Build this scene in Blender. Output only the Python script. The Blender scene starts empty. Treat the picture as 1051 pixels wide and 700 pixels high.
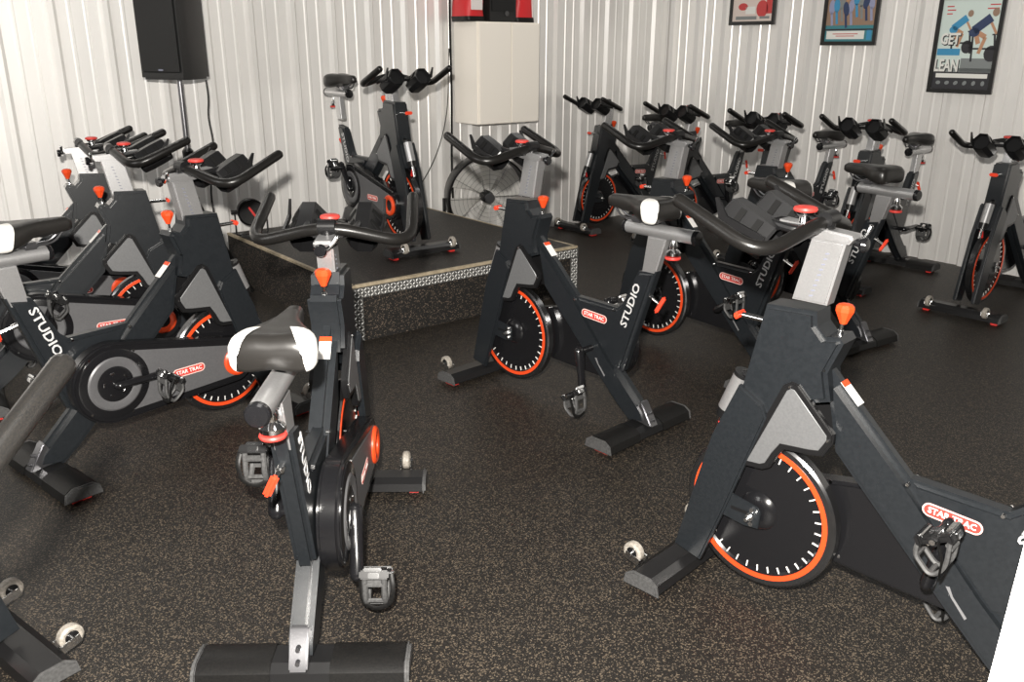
import bpy, bmesh, math, random
from mathutils import Vector, Matrix
random.seed(7)
scene = bpy.context.scene
COL = scene.collection
PI = math.pi

# ------------------------------------------------------------------ materials
def mat(name, color, rough=.5, metal=0., spec=.5, emit=None, coat=0.):
    m = bpy.data.materials.new(name); m.use_nodes = True
    b = m.node_tree.nodes['Principled BSDF']
    b.inputs['Base Color'].default_value = (*color, 1)
    b.inputs['Roughness'].default_value = rough
    b.inputs['Metallic'].default_value = metal
    b.inputs['Specular IOR Level'].default_value = spec
    b.inputs['Coat Weight'].default_value = coat
    return m

def noisy(name, c0, c1, scale, rough=.5, metal=0., spec=.5, bump=0., detail=2., lo=.35, hi=.65):
    m = mat(name, c0, rough, metal, spec); nt = m.node_tree; N = nt.nodes; L = nt.links
    b = N['Principled BSDF']
    tc = N.new('ShaderNodeTexCoord'); no = N.new('ShaderNodeTexNoise')
    no.inputs['Scale'].default_value = scale; no.inputs['Detail'].default_value = detail
    L.new(tc.outputs['Object'], no.inputs['Vector'])
    cr = N.new('ShaderNodeValToRGB'); cr.color_ramp.elements[0].position = lo; cr.color_ramp.elements[1].position = hi
    cr.color_ramp.elements[0].color = (*c0, 1); cr.color_ramp.elements[1].color = (*c1, 1)
    L.new(no.outputs['Fac'], cr.inputs['Fac']); L.new(cr.outputs['Color'], b.inputs['Base Color'])
    if bump:
        bp = N.new('ShaderNodeBump'); bp.inputs['Strength'].default_value = bump; bp.inputs['Distance'].default_value = .002
        L.new(no.outputs['Fac'], bp.inputs['Height']); L.new(bp.outputs['Normal'], b.inputs['Normal'])
    return m

def rubber_floor(name, base, fleck1, fleck2, scale, rough=.5, thr=.80):
    m = mat(name, base, rough, 0, .45); nt = m.node_tree; N = nt.nodes; L = nt.links
    b = N['Principled BSDF']; tc = N.new('ShaderNodeTexCoord')
    vo = N.new('ShaderNodeTexVoronoi'); vo.inputs['Scale'].default_value = scale
    L.new(tc.outputs['Object'], vo.inputs['Vector'])
    sep = N.new('ShaderNodeSeparateColor'); L.new(vo.outputs['Color'], sep.inputs['Color'])
    g = N.new('ShaderNodeValToRGB'); g.color_ramp.interpolation = 'LINEAR'
    g.color_ramp.elements[0].position = thr; g.color_ramp.elements[0].color = (0, 0, 0, 1)
    g.color_ramp.elements[1].position = thr + .06; g.color_ramp.elements[1].color = (1, 1, 1, 1)
    L.new(sep.outputs['Red'], g.inputs['Fac'])
    fl = N.new('ShaderNodeMix'); fl.data_type = 'RGBA'
    fl.inputs['A'].default_value = (*fleck1, 1); fl.inputs['B'].default_value = (*fleck2, 1)
    L.new(sep.outputs['Green'], fl.inputs['Factor'])
    n2 = N.new('ShaderNodeTexNoise'); n2.inputs['Scale'].default_value = 40; n2.inputs['Detail'].default_value = 4
    L.new(tc.outputs['Object'], n2.inputs['Vector'])
    bs = N.new('ShaderNodeMix'); bs.data_type = 'RGBA'
    bs.inputs['A'].default_value = (*[c * .6 for c in base], 1); bs.inputs['B'].default_value = (*[c * 1.5 for c in base], 1)
    L.new(n2.outputs['Fac'], bs.inputs['Factor'])
    mx = N.new('ShaderNodeMix'); mx.data_type = 'RGBA'
    L.new(g.outputs['Color'], mx.inputs['Factor']); L.new(bs.outputs['Result'], mx.inputs['A']); L.new(fl.outputs['Result'], mx.inputs['B'])
    L.new(mx.outputs['Result'], b.inputs['Base Color'])
    bp = N.new('ShaderNodeBump'); bp.inputs['Strength'].default_value = .35; bp.inputs['Distance'].default_value = .002
    L.new(vo.outputs['Distance'], bp.inputs['Height']); L.new(bp.outputs['Normal'], b.inputs['Normal'])
    return m

M = {}
M['paint'] = noisy('charcoal_powder_coat', (.0098, .0118, .0140), (.0128, .0150, .0175), 90, .32, 0, .6, .04)
M['beam'] = mat('satin_black_steel', (.010, .010, .0105), .33, 0, .4)
M['black'] = mat('black_plastic', (.008, .008, .0085), .32, 0, .4)
M['slot'] = mat('matte_black_recess', (.004, .004, .004), .8, 0, .2)
M['gloss'] = mat('gloss_black', (.008, .008, .009), .18, 0, .5)
M['foam'] = noisy('black_foam_grip', (.006, .006, .006), (.011, .010, .009), 500, .30, 0, .32, .12)
M['rubber'] = noisy('black_rubber', (.006, .006, .006), (.010, .0095, .009), 200, .45, 0, .25, .1)
M['silver'] = noisy('brushed_aluminium', (.44, .44, .445), (.48, .48, .485), 200, .36, .75, .5)
M['chrome'] = mat('chrome', (.75, .75, .75), .14, 1.)
M['rim'] = mat('dark_polished_rim', (.16, .16, .165), .2, .95)
M['steel'] = mat('dark_steel', (.20, .20, .21), .28, .9)
M['plate'] = noisy('grey_plastic_panel', (.15, .153, .157), (.17, .173, .177), 160, .42, .35, .5)
M['guard'] = noisy('dark_grey_plastic_panel', (.115, .115, .12), (.13, .13, .135), 160, .40, .3, .5)
M['endcap'] = noisy('grey_rubber_cap', (.05, .05, .05), (.075, .075, .075), 120, .6)
M['wheelgrey'] = noisy('pale_grey_wheel', (.24, .22, .19), (.36, .33, .29), 120, .5)
M['orange'] = mat('orange_plastic', (.70, .065, .014), .35)
M['lever'] = mat('red_orange_plastic', (.75, .055, .02), .35)
M['red'] = mat('red_plastic', (.62, .03, .025), .35)
M['logored'] = mat('logo_red', (.55, .045, .035), .45)
M['white'] = mat('white_print', (.80, .78, .75), .5)
M['pink'] = mat('pale_red_print', (.85, .55, .50), .5)
M['whiteplastic'] = mat('white_vinyl', (.72, .71, .68), .35)
M['saddle'] = mat('black_saddle_vinyl', (.014, .013, .012), .33, 0, .5)
M['decal'] = mat('grey_decal', (.16, .16, .165), .5)
M['lettergrey'] = mat('pale_grey_print', (.52, .52, .52), .45)
M['mark'] = mat('grey_print', (.16, .17, .22), .5)
M['floor'] = rubber_floor('speckled_rubber', (.0104, .0090, .0078), (.125, .098, .068), (.065, .052, .04), 290, .5, .79)
M['carpet'] = rubber_floor('speckled_riser_rubber', (.010, .009, .008), (.13, .10, .075), (.08, .06, .045), 190, .7, .82)
M['stagetop'] = rubber_floor('stage_rubber', (.014, .0125, .011), (.12, .10, .08), (.08, .06, .05), 190, .55, .9)
M['wood'] = noisy('worn_wood_edge', (.34, .28, .19), (.46, .39, .28), 25, .6)
M['wall'] = noisy('galvanised_steel_sheet', (.80, .788, .765), (.83, .815, .79), 3, .34, .22, .5)
M['wallr'] = M['wall']
M['whitepaint'] = mat('white_painted_wood', (.80, .80, .79), .5)
M['cab'] = mat('cream_laminate', (.93, .88, .80), .35)
M['spk'] = noisy('black_speaker_cabinet', (.010, .010, .010), (.016, .016, .016), 150, .5, 0, .5, .2)
M['grille'] = noisy('black_speaker_grille', (.006, .006, .006), (.012, .012, .012), 400, .6, 0, .4, .3)
M['bagred'] = mat('red_nylon', (.62, .02, .025), .45)
M['bagwhite'] = mat('white_nylon', (.75, .70, .68), .5)
M['frameblack'] = mat('black_picture_frame', (.012, .012, .012), .35)
M['fanblade'] = mat('grey_fan_blade', (.90, .89, .86), .35, .05)

M['diamond'] = noisy('tread_plate_metal', (.16, .16, .155), (.22, .22, .21), 80, .4, .6, .5)
M['tread'] = mat('bright_tread', (.86, .85, .82), .3, .35)

# ------------------------------------------------------------------ helpers
def obj(name, bm, m, parent=None, loc=(0, 0, 0), rot=(0, 0, 0), smooth=35):
    bmesh.ops.recalc_face_normals(bm, faces=bm.faces)
    me = bpy.data.meshes.new(name); bm.to_mesh(me); bm.free()
    me.materials.append(m if not isinstance(m, str) else M[m])
    if smooth:
        for p in me.polygons: p.use_smooth = True
        me.set_sharp_from_angle(angle=math.radians(smooth))
    o = bpy.data.objects.new(name, me); COL.objects.link(o)
    o.parent = parent; o.location = loc; o.rotation_euler = rot
    return o

def thing(name, label, cat, loc=(0, 0, 0), rz=0, group=None):
    o = bpy.data.objects.new(name, None); COL.objects.link(o); o.empty_display_size = .1
    o.location = loc; o.rotation_euler = (0, 0, rz)
    return tag(o, label, cat, group)

def tag(o, label=None, cat=None, group=None):
    if label: o['label'] = label
    if cat: o['category'] = cat
    if group: o['group'] = group
    return o

def B(): return bmesh.new()

def prism(bm, prof, y0, y1, bev=0., seg=2):
    """extrude an (x, z) outline from y0 to y1"""
    lo = [bm.verts.new((x, y0, z)) for x, z in prof]; hi = [bm.verts.new((x, y1, z)) for x, z in prof]
    n = len(prof); fs = [bm.faces.new(lo), bm.faces.new(hi[::-1])]
    for i in range(n): fs.append(bm.faces.new((lo[i], hi[i], hi[(i + 1) % n], lo[(i + 1) % n])))
    bmesh.ops.recalc_face_normals(bm, faces=fs)
    if bev:
        es = set(fs[0].edges) | set(fs[1].edges)
        bmesh.ops.bevel(bm, geom=list(es), offset=bev, segments=seg, affect='EDGES', clamp_overlap=True)

def prism_z(bm, prof, z0, z1, bev=0., seg=2):
    lo = [bm.verts.new((x, y, z0)) for x, y in prof]; hi = [bm.verts.new((x, y, z1)) for x, y in prof]
    n = len(prof); fs = [bm.faces.new(lo[::-1]), bm.faces.new(hi)]
    for i in range(n): fs.append(bm.faces.new((lo[i], lo[(i + 1) % n], hi[(i + 1) % n], hi[i])))
    if bev:
        bmesh.ops.bevel(bm, geom=list(set(fs[0].edges) | set(fs[1].edges)), offset=bev, segments=seg, affect='EDGES', clamp_overlap=True)

def box(bm, c, s, bev=0., rot=None, seg=2):
    r = bmesh.ops.create_cube(bm, size=1.); vs = r['verts']
    for v in vs: v.co = Vector((v.co.x * s[0], v.co.y * s[1], v.co.z * s[2]))
    if bev:
        es = {e for v in vs for e in v.link_edges}
        g = bmesh.ops.bevel(bm, geom=list(es), offset=bev, segments=seg, affect='EDGES', clamp_overlap=True)
        vs = list({v for v in vs if v.is_valid} | {v for f in g['faces'] for v in f.verts})
    if rot is not None: bmesh.ops.rotate(bm, verts=vs, cent=(0, 0, 0), matrix=rot)
    bmesh.ops.translate(bm, verts=vs, vec=c)

def frame_of(d):
    d = d.normalized(); a = Vector((0, 0, 1)) if abs(d.z) < .9 else Vector((1, 0, 0))
    u = d.cross(a).normalized(); return u, u.cross(d).normalized()

def tube(bm, pts, r, n=14, cap=True, flat=1., round_end=False):
    pts = [Vector(p) for p in pts]; rs = r if isinstance(r, (list, tuple)) else [r] * len(pts)
    rs = list(rs)
    if round_end:
        for endi in (0, 1):
            p, q = (pts[0], pts[1]) if endi == 0 else (pts[-1], pts[-2])
            d = (p - q).normalized(); rr = rs[0] if endi == 0 else rs[-1]
            add = [(p + d * rr * .5, rr * .87), (p + d * rr * .85, rr * .5), (p + d * rr, rr * .05)]
            if endi == 0: pts = [a for a, _ in add[::-1]] + pts; rs = [b for _, b in add[::-1]] + rs
            else: pts += [a for a, _ in add]; rs += [b for _, b in add]
    rings = []; u = v = None
    for i, p in enumerate(pts):
        t = (pts[min(i + 1, len(pts) - 1)] - pts[max(i - 1, 0)]).normalized()
        if u is None: u, v = frame_of(t)
        else:
            u = (u - t * u.dot(t)).normalized(); v = u.cross(t).normalized() * (1 if v.dot(u.cross(t)) > 0 else -1)
        rings.append([bm.verts.new(p + (u * math.cos(2 * PI * k / n) + v * math.sin(2 * PI * k / n) * flat) * rs[i]) for k in range(n)])
    for a, b in zip(rings, rings[1:]):
        for k in range(n): bm.faces.new((a[k], a[(k + 1) % n], b[(k + 1) % n], b[k]))
    if cap: bm.faces.new(rings[0][::-1]); bm.faces.new(rings[-1])

def rounded(pts, rad, n=6):
    pts = [Vector(p) for p in pts]; out = [pts[0]]
    for a, b, c in zip(pts, pts[1:], pts[2:]):
        r = min(rad, (a - b).length * .48, (c - b).length * .48)
        p0 = b + (a - b).normalized() * r; p1 = b + (c - b).normalized() * r
        for i in range(n + 1):
            t = i / n; out.append(p0 * (1 - t) ** 2 + b * 2 * t * (1 - t) + p1 * t * t)
    return out + [pts[-1]]

def lathe(bm, prof, c, axis='y', n=40, closed=True):
    """prof: list of (radius, along axis)"""
    ax = {'x': 0, 'y': 1, 'z': 2}[axis]; o1, o2 = [(1, 2), (0, 2), (0, 1)][ax]
    rings = []
    for r, h in prof:
        ring = []
        if r < 1e-6:
            p = [0, 0, 0]; p[ax] = h; ring = [bm.verts.new(Vector(c) + Vector(p))] * n
        else:
            for k in range(n):
                p = [0, 0, 0]; p[ax] = h; p[o1] = r * math.cos(2 * PI * k / n); p[o2] = r * math.sin(2 * PI * k / n)
                ring.append(bm.verts.new(Vector(c) + Vector(p)))
        rings.append(ring)
    pr = list(zip(rings, rings[1:]))
    if closed: pr.append((rings[-1], rings[0]))
    for a, b in pr:
        for k in range(n):
            vs = []
            for w in (a[k], a[(k + 1) % n], b[(k + 1) % n], b[k]):
                if w not in vs: vs.append(w)
            if len(vs) > 2:
                try: bm.faces.new(vs)
                except ValueError: pass

def cyl(bm, p0, p1, r0, r1=None, n=20):
    tube(bm, [p0, p1], [r0, r1 if r1 is not None else r0], n)

def hull_circles(c0, r0, c1, r1, n=24):
    """outline (x, z) wrapped round two circles"""
    (x0, z0), (x1, z1) = c0, c1; d = math.hypot(x1 - x0, z1 - z0); a = math.atan2(z1 - z0, x1 - x0)
    b = math.acos((r0 - r1) / d); out = []
    for i in range(n + 1):
        t = a + b + (2 * PI - 2 * b) * i / n; out.append((x0 + r0 * math.cos(t), z0 + r0 * math.sin(t)))
    for i in range(n + 1):
        t = a - b + 2 * b * i / n; out.append((x1 + r1 * math.cos(t), z1 + r1 * math.sin(t)))
    return out

def offset_poly(p, d):
    n = len(p); A = sum(p[i][0] * p[(i + 1) % n][1] - p[(i + 1) % n][0] * p[i][1] for i in range(n)); s = 1 if A > 0 else -1
    out = []
    for i in range(n):
        a, b, c = Vector(p[i - 1]), Vector(p[i]), Vector(p[(i + 1) % n])
        n1 = Vector(((b - a).y, -(b - a).x)).normalized() * s; n2 = Vector(((c - b).y, -(c - b).x)).normalized() * s
        k = (n1 + n2); k = k / max(k.length_squared / 2, .35)
        out.append(tuple(b + k * d))
    return out

def text_bm(body, size, t, up, origin, depth=.0006, squash=1., bold=0., align='CENTER'):
    """lettering as a mesh: t = reading direction, up = letter tops"""
    cu = bpy.data.curves.new('lettering', 'FONT'); cu.body = body; cu.size = size; cu.align_x = align; cu.align_y = 'CENTER'
    cu.extrude = depth; cu.resolution_u = 2; cu.offset = bold
    ob = bpy.data.objects.new('lettering', cu); COL.objects.link(ob)
    dg = bpy.context.evaluated_depsgraph_get(); dg.update()
    me = bpy.data.meshes.new_from_object(ob.evaluated_get(dg))
    bpy.data.objects.remove(ob); bpy.data.curves.remove(cu)
    bm = B(); bm.from_mesh(me); bpy.data.meshes.remove(me)
    t = Vector(t).normalized(); up = Vector(up); up = (up - t * up.dot(t)).normalized(); n = t.cross(up)
    for v in bm.verts:
        c = v.co; v.co = Vector(origin) + t * c.x * squash + up * c.y + n * c.z
    return bm

def pill(w, h, n=10):
    r = h / 2; return [(w / 2 - r + r * math.cos(a), r * math.sin(a)) for a in [-PI / 2 + PI * i / n for i in range(n + 1)]] + \
        [(-w / 2 + r + r * math.cos(a), r * math.sin(a)) for a in [PI / 2 + PI * i / n for i in range(n + 1)]]

def slab(bm, outline, t, up, origin, d0, d1):
    """flat plate with outline in the (t, up) plane, from d0 to d1 along t x up"""
    t = Vector(t).normalized(); up = Vector(up); up = (up - t * up.dot(t)).normalized(); n = t.cross(up); o = Vector(origin)
    lo = [bm.verts.new(o + t * a + up * b + n * d0) for a, b in outline]; hi = [bm.verts.new(o + t * a + up * b + n * d1) for a, b in outline]
    bm.faces.new(lo[::-1]); bm.faces.new(hi); k = len(outline)
    for i in range(k): bm.faces.new((lo[i], lo[(i + 1) % k], hi[(i + 1) % k], hi[i]))

def rect(w, h): return [(-w / 2, -h / 2), (w / 2, -h / 2), (w / 2, h / 2), (-w / 2, h / 2)]

# ------------------------------------------------------------------ the exercise bike (x forward, y left, z up)
CR = (-.225, .335)           # crank centre
FW = (.280, .285)            # flywheel centre
BIKE_GROUP = 'indoor cycling bikes'

def logo(parent, t, origin, side):
    bm = B(); slab(bm, pill(.142, .036), t, (0, 0, 1), origin, 0, .0010); slab(bm, pill(.128, .025), t, (0, 0, 1), origin, .0010, .0011)
    o = obj('logo_badge', bm, 'pink', parent, smooth=0)
    bm = B(); slab(bm, pill(.134, .0285), t, (0, 0, 1), origin, .0011, .0016); r = obj('logo_field', bm, 'logored', parent, smooth=0)
    n = Vector(t).normalized().cross(Vector((0, 0, 1)))
    bm = text_bm('STAR TRAC', .0225, t, (0, 0, 1), Vector(origin) + n * .0018, .0003, .98, .0004)
    obj('logo_lettering', bm, 'white', parent, smooth=0)

def build_bike(name):
    root = thing(name, 'exercise bike', 'exercise bike', group=BIKE_GROUP)
    # ---- frame
    bm = B()
    prism(bm, [(.305, .915), (.165, .922), (.160, .885), (.135, .860), (.098, .868), (.086, .852), (.118, .765), (.10, .69), (.20, .655), (.245, .60), (.335, .60), (.352, .67)], -.050, .050, .012)
    frame = obj('frame', bm, 'paint', root)
    bm = B()
    prism(bm, [(.130, .782), (-.115, .542), (-.340, .300), (-.520, .128), (-.545, .068), (-.440, .050), (-.365, .108), (-.24, .227), (.08, .545), (.115, .69)], -.031, .031, .020, 4)
    obj('down_tube', bm, 'paint', frame)
    bm = B()
    prism(bm, [(-.446, .712), (-.372, .560), (-.345, .536), (-.110, .540), (-.20, .42), (-.35, .26), (-.392, .268), (-.536, .726)], -.029, .029, .014, 3)
    obj('seat_tube', bm, 'paint', frame)
    # bright worn top edge caps / bolts
    for x, z, y in [(.128, .770, .034), (-.118, .528, .030), (-.338, .528, .030)]:
        for s in (-1, 1):
            bm = B(); cyl(bm, (x, s * (y - .006), z), (x, s * (y + .004), z), .0065, .0045, 10); obj('bolt', bm, 'chrome', frame)
    # fork legs
    leg = [(.353, .674), (.425, .495), (.522, .095), (.430, .075), (.373, .242), (.319, .416), (.262, .600), (.279, .634)]
    for s in (-1, 1):
        bm = B(); prism(bm, leg, s * .042, s * .066, .006)
        obj('fork_leg', bm, 'paint', root)
    bm = B(); prism(bm, [(.300, .66), (.352, .67), (.412, .53), (.365, .53)], -.043, .043, 0)
    obj('fork_bridge', bm, 'paint', root)
    # side plates between the tubes
    plate = [(.226, .707), (.205, .722), (.183, .719), (.073, .610), (.072, .585), (.095, .540), (.130, .532), (.205, .523), (.222, .495), (.240, .455), (.262, .442), (.335, .434)]
    inner = offset_poly(plate, -.017)
    for s in (-1, 1):
        bm = B(); prism(bm, plate, s * .038, s * .058, .004)
        rim = obj('side_panel', bm, 'black', root)
        bm = B(); prism(bm, inner, s * .057, s * .0605, .0015, 1)
        obj('panel_inlay', bm, 'plate', rim)
        for x, z in [(.205, .708), (.085, .590), (.322, .444)]:
            bm = B(); cyl(bm, (x, s * .056, z), (x, s * .062, z), .005, .0035, 10); obj('panel_rivet', bm, 'chrome', rim)
    # ---- stabilisers
    def beam(nm, xs, hw, capm, covers):
        x0, x1 = xs
        prof = [(x0, .020), (x0 + .006, .048), (x0 + .030, .064), (x1 - .030, .064), (x1 - .006, .048), (x1, .020)]
        bm = B(); prism(bm, prof, -hw + .012, hw - .012, 0); st = obj(nm, bm, 'beam', root, smooth=25)
        cp = offset_poly(prof, .004)
        for s in (-1, 1):
            bm = B(); prism(bm, cp, s * (hw - .016), s * hw, .006); obj('end_cap', bm, 'endcap', st)
            bm = B(); prism(bm, [(x0 + .03, 0), (x1 - .03, 0), (x1 - .036, .022), (x0 + .036, .022)], s * (hw - .065), s * (hw - .025), .003)
            obj('foot_pad', bm, 'red', st)
            if covers:
                bm = B(); prism(bm, offset_poly(prof, .003), s * .075, s * (hw - .014), .002); obj('tread_cover', bm, 'rubber', st)
        return st
    fb = beam('front_stabilizer', (.455, .575), .250, 'endcap', False)
    rb = beam('rear_stabilizer', (-.550, -.420), .278, 'endcap', True)
    bm = B()
    prism(bm, [(-.505, .155), (-.495, .160), (-.455, .075), (-.545, .062), (-.560, .066)], -.024, .024, .004)
    for z, x in [(.085, -.552), (.115, -.537)]: cyl(bm, (x + .02, 0, z), (x - .006, 0, z + .003), .008, .006, 10)
    obj('foot_bracket', bm, 'steel', rb)
    for s in (-1, 1):
        bm = B(); lathe(bm, [(.019, -.012), (.026, -.014), (.033, -.009), (.034, 0), (.033, .009), (.026, .014), (.019, .012)], (.598, s * .170, .078), 'y', 24)
        w = obj('transport_wheel', bm, 'wheelgrey', fb)
        bm = B(); lathe(bm, [(0, -.010), (.019, -.011), (.0195, .011), (0, .010)], (.598, s * .170, .078), 'y', 20, False); obj('wheel_hub', bm, 'black', w)
        bm = B()
        for e in (-1, 1): box(bm, (.590, s * .170 + e * .019, .066), (.055, .004, .026), .001, Matrix.Rotation(-.25, 3, 'Y'))
        cyl(bm, (.598, s * .170 - .024, .078), (.598, s * .170 + .024, .078), .006, n=10)
        obj('wheel_fork', bm, 'chrome', w)
    # ---- flywheel
    bm = B()
    c = (FW[0], 0, FW[1])
    lathe(bm, [(0, -.030), (.030, -.030), (.050, -.022), (.060, -.012), (.190, -.012), (.196, -.018), (.214, -.018), (.214, .018), (.196, .018), (.190, .012), (.060, .012), (.050, .022), (.030, .030), (0, .030)], c, 'y', 64, False)
    fl = obj('flywheel', bm, 'gloss', root)
    bm = B(); lathe(bm, [(.213, -.019), (.228, -.019), (.235, -.014), (.235, .014), (.228, .019), (.213, .019)], c, 'y', 72)
    obj('flywheel_rim', bm, 'rim', fl)
    bm = B()
    for s in (-1, 1): lathe(bm, [(.198, s * .0175), (.213, s * .0175), (.213, s * .0205), (.198, s * .0205)], c, 'y', 72)
    obj('flywheel_ring', bm, 'orange', fl)
    bm = B()
    for k in range(34):
        a = 2 * PI * k / 34
        for s in (-1, 1):
            box(bm, (FW[0] + .184 * math.cos(a), s * .0135, FW[1] + .184 * math.sin(a)), (.019, .003, .0034), 0, Matrix.Rotation(-a, 3, 'Y'))
    obj('timing_marks', bm, 'white', fl, smooth=0)
    for s in (-1, 1):
        bm = B(); prism(bm, [(.385, .255), (.362, .335), (.262, .318), (.252, .302), (.256, .252), (.30, .246)], s * .046, s * .054, .002)
        br = obj('axle_bracket', bm, 'paint', root)
        bm = B()
        cyl(bm, (FW[0], s * .02, FW[1]), (FW[0], s * .085, FW[1]), .006, n=10)
        cyl(bm, (FW[0], s * .053, FW[1]), (FW[0], s * .064, FW[1]), .013, n=6)
        for dz in (-.022, .022): cyl(bm, (FW[0] - .004, s * .052, FW[1] + dz), (FW[0] - .004, s * .062, FW[1] + dz), .0075, n=6)
        obj('axle_nut', bm, 'chrome', br)
        bm = B(); box(bm, (.315, s * .0546, .290), (.06, .0015, .010)); obj('bracket_slot', bm, 'black', br, smooth=0)
    # ---- chain guard on the right side
    out = hull_circles((-.235, .340), .160, (.285, .292), .098, 30)
    inn = hull_circles((-.235, .340), .128, (.285, .292), .066, 30)
    bm = B(); prism(bm, out, -.094, -.034, .010, 3); cg = obj('chain_guard', bm, 'gloss', root)
    bm = B(); prism(bm, inn, -.0965, -.093, .002, 1); obj('guard_panel', bm, 'guard', cg)
    bm = B(); lathe(bm, [(0, -.0985), (.132, -.0985), (.138, -.096), (.138, -.092), (0, -.092)], (-.235, 0, .340), 'y', 48, False); obj('crank_cover', bm, 'gloss', cg)
    bm = B(); lathe(bm, [(.070, -.100), (.080, -.103), (.100, -.103), (.110, -.096), (.110, -.092), (.070, -.092)], (-.235, 0, .340), 'y', 48); obj('crank_ring', bm, 'guard', cg)
    bm = B(); lathe(bm, [(0, -.102), (.060, -.102), (.070, -.099), (.071, -.092), (0, -.092)], (-.235, 0, .340), 'y', 40, False); obj('crank_disc', bm, 'gloss', cg)
    bm = B()
    for k in range(5):
        a = 2 * PI * k / 5 + .5; box(bm, (-.235 + .045 * math.cos(a), -.1025, .340 + .045 * math.sin(a)), (.018, .003, .007), .001, Matrix.Rotation(-a - PI / 2, 3, 'Y'))
    for a in (0.9, 2.2, 3.9, 5.1): cyl(bm, (-.235 + .142 * math.cos(a), -.093, .34 + .142 * math.sin(a)), (-.235 + .142 * math.cos(a), -.0965, .34 + .142 * math.sin(a)), .005, n=8)
    for x, z in [(.05, .215), (.22, .22), (.10, .43), (-.05, .45)]: cyl(bm, (x, -.040, z), (x, -.0330, z), .005, n=8)
    obj('guard_bolt', bm, 'chrome', cg)
    bm = B(); lathe(bm, [(.036, -.104), (.044, -.108), (.056, -.108), (.064, -.102), (.064, -.090), (.036, -.090)], (.292, 0, .290), 'y', 36); obj('guard_end_ring', bm, 'orange', cg)
    bm = B(); lathe(bm, [(0, -.098), (.036, -.098), (.036, -.09), (0, -.09)], (.292, 0, .290), 'y', 30, False); obj('guard_end_disc', bm, 'gloss', cg)
    logo(cg, (1, 0, 0), (.068, -.0966, .308), -1)
    logo(frame, (-1, 0, -.06), (-.232, .0292, .478), 1)
    # STUDIO lettering on both faces of the seat tube
    obj('tube_lettering', text_bm('STUDIO', .047, (-.32, 0, .95), (.95, 0, .32), (-.424, .0296, .566), .0005, 1.22, .0008), 'lettergrey', frame, smooth=0)
    obj('tube_lettering', text_bm('STUDIO', .047, (.32, 0, -.95), (.95, 0, .32), (-.424, -.0296, .580), .0005, 1.22, .0008), 'lettergrey', frame, smooth=0)
    # warning sticker on top of the down tube
    d = Vector((-.245, 0, -.24)).normalized(); up = Vector((.245, 0, .24))
    bm = B(); slab(bm, rect(.036, .074), (0, -1, 0), up, Vector((.062, 0, .7163)) , 0, .0012); ws = obj('warning_sticker', bm, 'white', frame, smooth=0)
    bm = B(); slab(bm, rect(.036, .016), (0, -1, 0), up, Vector((.062, 0, .7163)) + up.normalized() * .029, .0012, .0018); obj('sticker_band', bm, 'orange', ws, smooth=0)
    bm = B(); slab(bm, [(-.040, .004), (-.01, -.002), (.05, -.006), (.048, .002), (-.01, .004), (-.035, .012)], (-.68, 0, -.70), (-.70, 0, .68), (-.272, .0312, .262), 0, .0005)
    obj('frame_decal', bm, 'decal', frame, smooth=0)
    # ---- cranks and pedals (posed per bike)
    for s, nm in ((1, 'left'), (-1, 'right')):
        bm = B()
        y = .108 * s
        tube(bm, [(0, y, 0), (.05, y + .004 * s, 0), (.12, y + .010 * s, 0), (.172, y + .012 * s, 0)], [.024, .021, .0185, .020], 12, True, .75, True)
        cyl(bm, (0, s * .030, 0), (0, s * .118, 0), .013, n=14)
        a = obj('crank_arm', bm, 'gloss', root, (CR[0], 0, CR[1])); a['side'] = s
        bm = B(); cyl(bm, (0, s * .117, 0), (0, s * .124, 0), .012, .009, 10); cyl(bm, (.17, s * .115, 0), (.17, s * .126, 0), .008, n=8); obj('crank_bolt', bm, 'chrome', a)
        bm = B()
        box(bm, (.0, s * .172, 0), (.085, .072, .018), .005); box(bm, (.036, s * .172, .004), (.014, .085, .026), .004); box(bm, (-.036, s * .172, -.002), (.014, .08, .024), .004)
        cyl(bm, (0, s * .125, 0), (0, s * .215, 0), .013, n=12)
        p = obj('pedal', bm, 'black', root, (CR[0], 0, CR[1])); p['side'] = s
        bm = B()
        box(bm, (-.036, s * .168, .012), (.020, .050, .010), .003); box(bm, (-.044, s * .172, -.004), (.006, .03, .016), .002); box(bm, (.0, s * .172, .011), (.034, .020, .010), .003); box(bm, (.022, s * .172, -.015), (.022, .030, .008), .002)
        cyl(bm, (0, s * .210, 0), (0, s * .222, 0), .010, .007, 8); cyl(bm, (.03, s * .14, .012), (.03, s * .20, .012), .004, n=6)
        obj('pedal_spring', bm, 'chrome', p)
        bm = B()
        for dy in (-.026, .026):
            tube(bm, rounded([(.040, s * .172 + dy, .0), (.062, s * .172 + dy, -.030), (.046, s * .172 + dy, -.088), (.004, s * .172 + dy, -.072), (-.030, s * .172 + dy, -.012)], .022, 4), .008, 6, True, .7)
        for q in [(.060, -.034), (.046, -.080), (.012, -.072)]: cyl(bm, (q[0], s * .172 - .026, q[1]), (q[0], s * .172 + .026, q[1]), .006, n=6)
        box(bm, (.056, s * .172, -.022), (.008, .058, .026), .002, Matrix.Rotation(-.5, 3, 'Y')); box(bm, (-.020, s * .172, -.026), (.006, .052, .020), .002, Matrix.Rotation(.5, 3, 'Y'))
        obj('toe_cage', bm, 'endcap', p)
        bm = B()
        tube(bm, rounded([(-.01, s * .215, .0), (-.01, s * .222, -.04), (.02, s * .212, -.085), (.03, s * .172, -.098), (.02, s * .135, -.08), (0, s * .130, -.01)], .03, 4), .007, 6, True, .3)
        obj('toe_strap', bm, 'rubber', p)
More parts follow.
